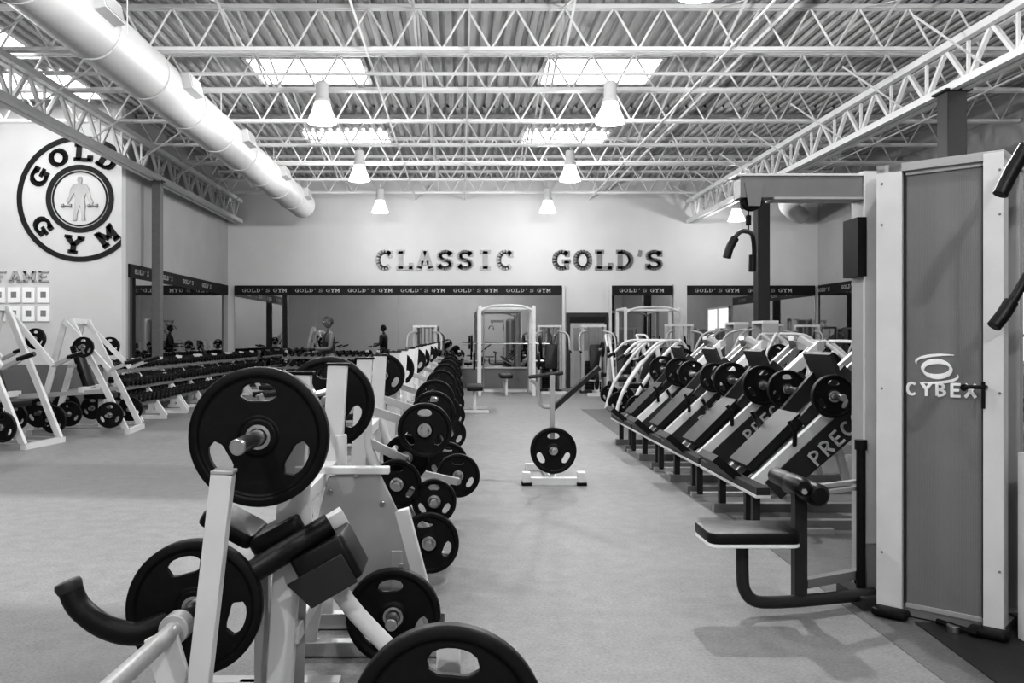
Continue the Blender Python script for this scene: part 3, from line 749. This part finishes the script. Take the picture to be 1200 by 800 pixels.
# ------------------------------------------------------------------ lat pulldown tower
b = B()
A = V((2.085, 4.15, 0)); E = V((.718, -.696, 0)); Nf = V((-.696, -.718, 0)); Nb = -Nf; L = .43
def T(t, n, z): return A + E * t + Nb * n + V((0, 0, z))
def slab(t0, t1, n0, n1, z0, z1, m): b.prism([T(t0, n0, z0), T(t1, n0, z0), T(t1, n1, z0), T(t0, n1, z0)], (0, 0, z1 - z0), m)
Z0 = .01
slab(-.06, .055, 0, .09, Z0, 2.19, WHITE); slab(L - .03, L + .05, -.01, .08, Z0, 2.18, WHITE)
slab(.06, L - .03, .03, .036, .05, 2.15, SCREEN)
for t in (.058, L - .042): slab(t, t + .010, .02, .04, .05, 2.16, DARKG)
slab(.058, L - .03, .02, .04, 2.13, 2.17, SILVER); slab(.058, L - .03, .02, .04, .04, .07, SILVER)
slab(-.04, .04, .36, .44, Z0, 2.15, SILVER); slab(L - .03, L + .04, .36, .44, Z0, 2.15, SILVER)
slab(-.06, L + .05, 0, .45, 2.15, 2.19, SILVER); slab(-.06, L + .05, .02, .45, Z0, .05, MIDG)
slab(-.055, -.045, .09, .42, .1, 2.12, MIDG)
slab(.0, L, .40, .41, .05, 2.15, MIDG)
for k in range(18): slab(.09, L - .08, .14, .3, .07 + k * .04, .07 + k * .04 + .036, BLACK if k % 5 else DARKG)
slab(.12, L - .12, .12, .13, .72, .84, LABEL); slab(.15, L - .16, .12, .13, 1.85, 1.93, LABEL); slab(.12, L - .1, .12, .13, .30, .40, SILVER)
for t in (.15, L - .13): b.tube(T(t, .22, .05), T(t, .22, 2.15), .012, CHROME, 10)
b.tube(T(.21, .22, .8), T(.21, .22, 2.15), .004, BLACK, 6)
for z in (.3, 1.1, 1.9, 2.1):
    for t in (-.035, L + .035): b.lathe(T(t, 0 if t < 0 else -.01, z), Nf, [(.006, 0), (.005, .005)], MIDG, 10)
def ell(t, z, rt, rz, a0, a1, w0, w1, n=16):
    for i in range(n):
        q = []
        for j, sgn in ((i, 1), (i + 1, 1), (i + 1, -1), (i, -1)):
            f = j / n; a = math.radians(a0 + (a1 - a0) * f); w = (w0 + (w1 - w0) * math.sin(math.pi * f))
            q.append(T(t + (rt + sgn * w / 2) * math.cos(a), .028, z + (rz + sgn * w / 2) * math.sin(a)))
        b.prism(q, Nf * .002, LABEL)
ell(.20, 1.20, .06, .036, 20, 200, .010, .026); ell(.20, 1.20, .06, .036, 200, 380, .010, .026)
ell(.24, 1.232, .13, .035, 75, 195, .004, .016); ell(.16, 1.168, .13, .035, 255, 375, .004, .016)
b.stroke_text("cyBeX", T(.065, .026, 1.07), E, V((0, 0, 1)), .066, .062, LABEL, wd=.24, depth=.002)
b.path([T(.33, -.03, 1.12), T(.36, -.05, 1.125), T(.41, -.05, 1.125)], .009, BLACK, 8); b.tube(T(.41, -.05, 1.03), T(.41, -.05, 1.15), .008, BLACK, 8)
b.lathe(T(.33, -.02, 1.12), Nf, [(.016, 0), (.016, .02)], BLACK, 14); b.tube(T(.41, 0, 1.125), T(.41, -.05, 1.125), .01, BLACK, 8)
b.bx(2.06, 2.16, 4.36, 4.50, .003, 2.2, SILVER); b.bx(2.055, 2.16, 4.345, 4.36, .3, 2.19, WHITE)
b.bx(2.015, 2.06, 4.33, 4.5, 1.66, 1.96, BLACK)
b.rect((2.06, 4.42, .045), (2.4, 4.42, .045), .1, .08, DARKG)
# arm
b.rect((2.16, 4.42, 2.12), (1.43, 4.42, 2.12), .11, .11, MIDG); b.rect((2.2, 4.42, 2.18), (1.41, 4.42, 2.18), .13, .012, WHITE)
b.rect((2.2, 4.42, 2.06), (1.6, 4.42, 2.06), .13, .012, SILVER)
b.lathe((1.5, 4.38, 2.05), (0, 1, 0), [(.05, 0), (.042, .012), (.042, .028), (.05, .04)], BLACK, 24)
for dy in (-.062, .056): b.prism([(1.45, 4.42 + dy, 2.14), (1.55, 4.42 + dy, 2.14), (1.53, 4.42 + dy, 2.02), (1.47, 4.42 + dy, 2.02)], (0, .006, 0), MIDG)
b.tube((1.49, 4.42, 2.05), (1.49, 4.42, 1.90), .004, BLACK, 6); b.lathe((1.49, 4.42, 1.93), (0, 0, 1), [(.014, 0), (.014, .05)], BLACK, 10)
b.path([(1.345, 4.3, 1.765), (1.37, 4.3, 1.83), (1.42, 4.34, 1.885), (1.49, 4.42, 1.895), (1.54, 4.5, 1.88), (1.565, 4.55, 1.80), (1.56, 4.56, 1.75)], .012, DARKG, 10)
b.path([(1.34, 4.3, 1.75), (1.355, 4.3, 1.80), (1.385, 4.31, 1.85)], .021, PAD, 14); b.tube((1.56, 4.56, 1.79), (1.558, 4.56, 1.70), .02, PAD, 14)
# seat
b.pad((1.385, 4.14, .405), (.44, .30, .055), PAD, rc=.05); b.pad((1.385, 4.14, .37), (.435, .295, .018), LABEL, rc=.05, edge=.004)
b.path([(1.365, 4.14, .36), (1.366, 4.14, .22), (1.375, 4.14, .13), (1.42, 4.14, .075), (1.52, 4.15, .062), (1.75, 4.2, .06), (2.08, 4.3, .06)], .03, DARKG, 14)
b.rect((2.04, 4.2, .035), (2.04, 4.5, .035), .12, .06, DARKG)
# thigh hold down
b.rect((1.665, 4.2, .07), (1.665, 4.2, .60), .06, .055, DARKG); b.rect((1.70, 4.22, .135), (2.06, 4.4, .135), .045, .045, MIDG)
for (x, z, r) in ((1.61, .645, .042), (1.685, .605, .054)):
    b.lathe((x, 4.0, z), (0, 1, 0), [(r * .7, 0), (r, .02), (r, .16), (r * .95, .17), (r, .18), (r, .36), (r * .7, .38)], PAD, 24)
b.tube((1.60, 3.97, .63), (1.69, 4.4, .62), .014, CHROME, 8)
for z in (.575, .61): b.rect((1.70, 4.2, z), (2.06, 4.4, z), .03, .018, SILVER)
b.tube((2.03, 4.33, .08), (2.03, 4.33, .78), .022, BLACK, 12); b.lathe((2.03, 4.33, .78), (0, 0, 1), [(.03, 0), (.03, .05)], BLACK, 12)
for t in (.02, L): b.pad(T(t, -.05, .03), (.16, .09, .035), BLACK, (0, 0, -44), rc=.02)
b.tube(T(.22, -.04, .03), T(.40, -.10, .03), .014, BLACK, 8); b.lathe(T(.3, -.08, .01), (0, 0, 1), [(.03, 0), (.03, .03)], CHROME, 12)
b.done('lat_pulldown_machine', bevel=.004)

# neighbouring station
b = B()
b.bx(2.48, 2.56, 3.70, 3.8, 0.01, .66, WHITE); b.bx(2.49, 2.55, 3.695, 3.705, .70, .82, LABEL); b.bx(2.48, 2.56, 3.72, 3.8, .66, .84, WHITE)
b.bx(2.50, 2.54, 3.692, 3.697, .74, .78, LETTERG)
b.bx(2.57, 2.95, 3.6, 4.0, .01, .06, DARKG); b.bx(2.60, 2.95, 3.65, 3.95, .06, .75, BLACK); b.bx(2.86, 2.96, 3.5, 3.62, 0.01, 2.25, WHITE); b.bx(2.86, 2.96, 3.95, 4.05, 0.01, 2.25, WHITE)
b.rect((2.9, 3.55, 2.2), (2.9, 4.0, 2.2), .1, .1, WHITE)
b.rect((2.9, 3.56, 2.2), (2.3, 3.35, 2.22), .06, .06, MIDG)
b.path([(2.3, 3.35, 2.22), (2.22, 3.32, 2.12), (2.17, 3.3, 2.06)], .02, DARKG, 12)
b.path([(2.19, 3.3, 2.09), (2.13, 3.3, 1.99), (2.085, 3.3, 1.90)], .028, PAD, 14)
b.tube((2.20, 3.3, 2.12), (2.20, 3.3, 1.62), .006, BLACK, 6)
b.path([(2.26, 3.3, 1.66), (2.20, 3.3, 1.60), (2.14, 3.3, 1.50), (2.08, 3.3, 1.41)], .018, PAD, 12); b.rect((2.26, 3.3, 1.66), (2.9, 3.55, 1.75), .05, .05, MIDG)
b.path([(2.06, 3.3, 1.39), (2.10, 3.3, 1.44), (2.13, 3.3, 1.49)], .026, PAD, 12)
b.lathe((2.22, 3.28, 1.57), (0, 1, 0), [(.035, 0), (.035, .03)], CHROME, 16)
b.done('cable_row_machine', bevel=.004)

# ------------------------------------------------------------------ person
def skin_obj(name, verts, edges, rads, m, parent, sub=2, root=0):
    me = bpy.data.meshes.new(name); me.from_pydata(verts, edges, []); ob = bpy.data.objects.new(name, me); scene.collection.objects.link(ob)
    sk = ob.modifiers.new('skin', 'SKIN'); sk.use_smooth_shade = True
    for i, r in enumerate(rads):
        v = me.skin_vertices[0].data[i]; v.radius = (r, r) if not isinstance(r, tuple) else r; v.use_root = (i == root)
    ss = ob.modifiers.new('sub', 'SUBSURF'); ss.levels = sub; ss.render_levels = sub
    me.materials.append(m); ob.parent = parent; return ob
def person(x, y, rz):
    e = bpy.data.objects.new('man', None); scene.collection.objects.link(e); e.location = (x, y, 0); e.rotation_euler[2] = math.radians(rz)
    v = [(0, 0, .92), (0, 0, 1.05), (.01, 0, 1.2), (.01, 0, 1.36), (0, 0, 1.45), (.01, 0, 1.53),
         (0, .19, 1.40), (.03, .25, 1.13), (.24, .22, 1.12), (.32, .20, 1.14),
         (0, -.19, 1.40), (.02, -.25, 1.13), (.22, -.22, 1.05), (.30, -.20, 1.05),
         (0, .10, .86), (.03, .11, .48), (-.01, .12, .09), (.13, .13, .035),
         (0, -.10, .86), (.05, -.11, .48), (0, -.12, .09), (.14, -.13, .035)]
    ed = [(0, 1), (1, 2), (2, 3), (3, 4), (4, 5), (3, 6), (6, 7), (7, 8), (8, 9), (3, 10), (10, 11), (11, 12), (12, 13), (0, 14), (14, 15), (15, 16), (16, 17), (0, 18), (18, 19), (19, 20), (20, 21)]
    r = [.13, .12, .135, .14, .065, .055, .065, .048, .036, .028, .065, .048, .036, .028, .09, .058, .042, .035, .09, .058, .042, .035]
    skin_obj('body', v, ed, r, SKIN, e)
    v2 = [(0, 0, .90), (0, 0, 1.05), (.01, 0, 1.2), (.01, 0, 1.34), (0, .12, 1.40), (0, -.12, 1.40)]
    skin_obj('tank_top', v2, [(0, 1), (1, 2), (2, 3), (3, 4), (3, 5)], [.145, .14, .15, .15, .075, .075], CLOTH, e)
    v3 = [(0, 0, .92), (0, .1, .84), (.03, .115, .52), (0, -.1, .84), (.05, -.115, .52)]
    skin_obj('shorts', v3, [(0, 1), (1, 2), (0, 3), (3, 4)], [.14, .11, .09, .11, .09], CLOTH, e)
    for s in (1, -1):
        hx, hy, hz = (.32, .20 * s, 1.14 if s > 0 else 1.05)
        skin_obj('palm', [(hx, hy, hz), (hx + .05, hy, hz), (hx + .09, hy, hz)], [(0, 1), (1, 2)], [.026, (.04, .02), (.038, .018)], SKIN, e, 1)
        for k in range(4):
            yy = hy - .03 + .02 * k; ln = (.9, 1.0, .95, .75)[k]
            skin_obj('finger_%d' % (k + 1), [(hx + .08, yy, hz), (hx + .12 * 1, yy, hz + .005), (hx + .12 + .02 * ln, yy, hz - .03), (hx + .12, yy, hz - .05)], [(0, 1), (1, 2), (2, 3)], [.01, .009, .009, .008], SKIN, e, 1)
        skin_obj('thumb', [(hx + .03, hy - .03 * s, hz), (hx + .06, hy - .06 * s, hz - .01), (hx + .09, hy - .06 * s, hz - .03)], [(0, 1), (1, 2)], [.012, .011, .009], SKIN, e, 1)
    b = B(); bm = b.bm
    r = bmesh.ops.create_uvsphere(bm, u_segments=24, v_segments=18, radius=1)
    for vv in r['verts']:
        p = vv.co.copy(); wz = 1 - .22 * max(0, -p.z)
        vv.co = V((p.x * .098 * wz, p.y * .075 * wz, p.z * .118))
        if p.x > .75 and abs(p.y) < .3 and -.35 < p.z < .1: vv.co.x += .016 * (1 - abs(p.y) * 2.5)
        vv.co += V((.02, 0, 1.64))
    for f in bm.faces: f.smooth = True; f.material_index = b.mi(SKIN)
    for s in (-1, 1):
        b.lathe((.015, s * .072, 1.635), (0, s, .1), [(.024, 0), (.028, .006), (.02, .012)], SKIN, 12)
        b.lathe((.106, s * .03, 1.65), (1, 0, 0), [(.011, -.01), (.011, 0), (.004, .005)], LABEL, 10); b.lathe((.111, s * .03, 1.65), (1, 0, 0), [(.005, 0), (.003, .003)], BLACK, 8)
        b.box((.108, s * .03, 1.672), (.012, .035, .008), HAIR)
    b.path([(.10, -.025, 1.585), (.112, 0, 1.583), (.10, .025, 1.585)], .005, LETTERG, 8)
    o = b.done('head', parent=e)
    b = B(); r = bmesh.ops.create_uvsphere(b.bm, u_segments=24, v_segments=18, radius=1)
    dele = []
    for vv in r['verts']:
        p = vv.co.copy()
        if p.z < -.35 or (p.x > .35 and p.z < .45): dele.append(vv)
        vv.co = V((p.x * .106 + .016, p.y * .082, p.z * .124 + 1.645))
    bmesh.ops.delete(b.bm, geom=dele, context='VERTS')
    for f in b.bm.faces: f.smooth = True; f.material_index = b.mi(HAIR)
    b.done('hair', parent=e)
    for s in (-1, 1):
        bb = B(); bb.pad((.07 if s > 0 else .08, s * .125, .045), (.29, .1, .09), CLOTH, rc=.045, edge=.03); bb.done('shoe', parent=e)
person(-2.58, 16.7, 200)

# ------------------------------------------------------------------ world, camera
w = bpy.data.worlds.new('world'); scene.world = w; w.use_nodes = True
w.node_tree.nodes['Background'].inputs[0].default_value = (.7, .7, .7, 1); w.node_tree.nodes['Background'].inputs[1].default_value = .5
cam = bpy.data.cameras.new('camera'); cam.lens = 30; cam.sensor_width = 36; cam.shift_x = .05; cam.shift_y = -5 / 1200
cam.clip_start = .05; cam.clip_end = 200
co = bpy.data.objects.new('camera', cam); scene.collection.objects.link(co); co.location = (0, 0, 1.35); co.rotation_euler = (math.radians(90), 0, 0)
scene.camera = co
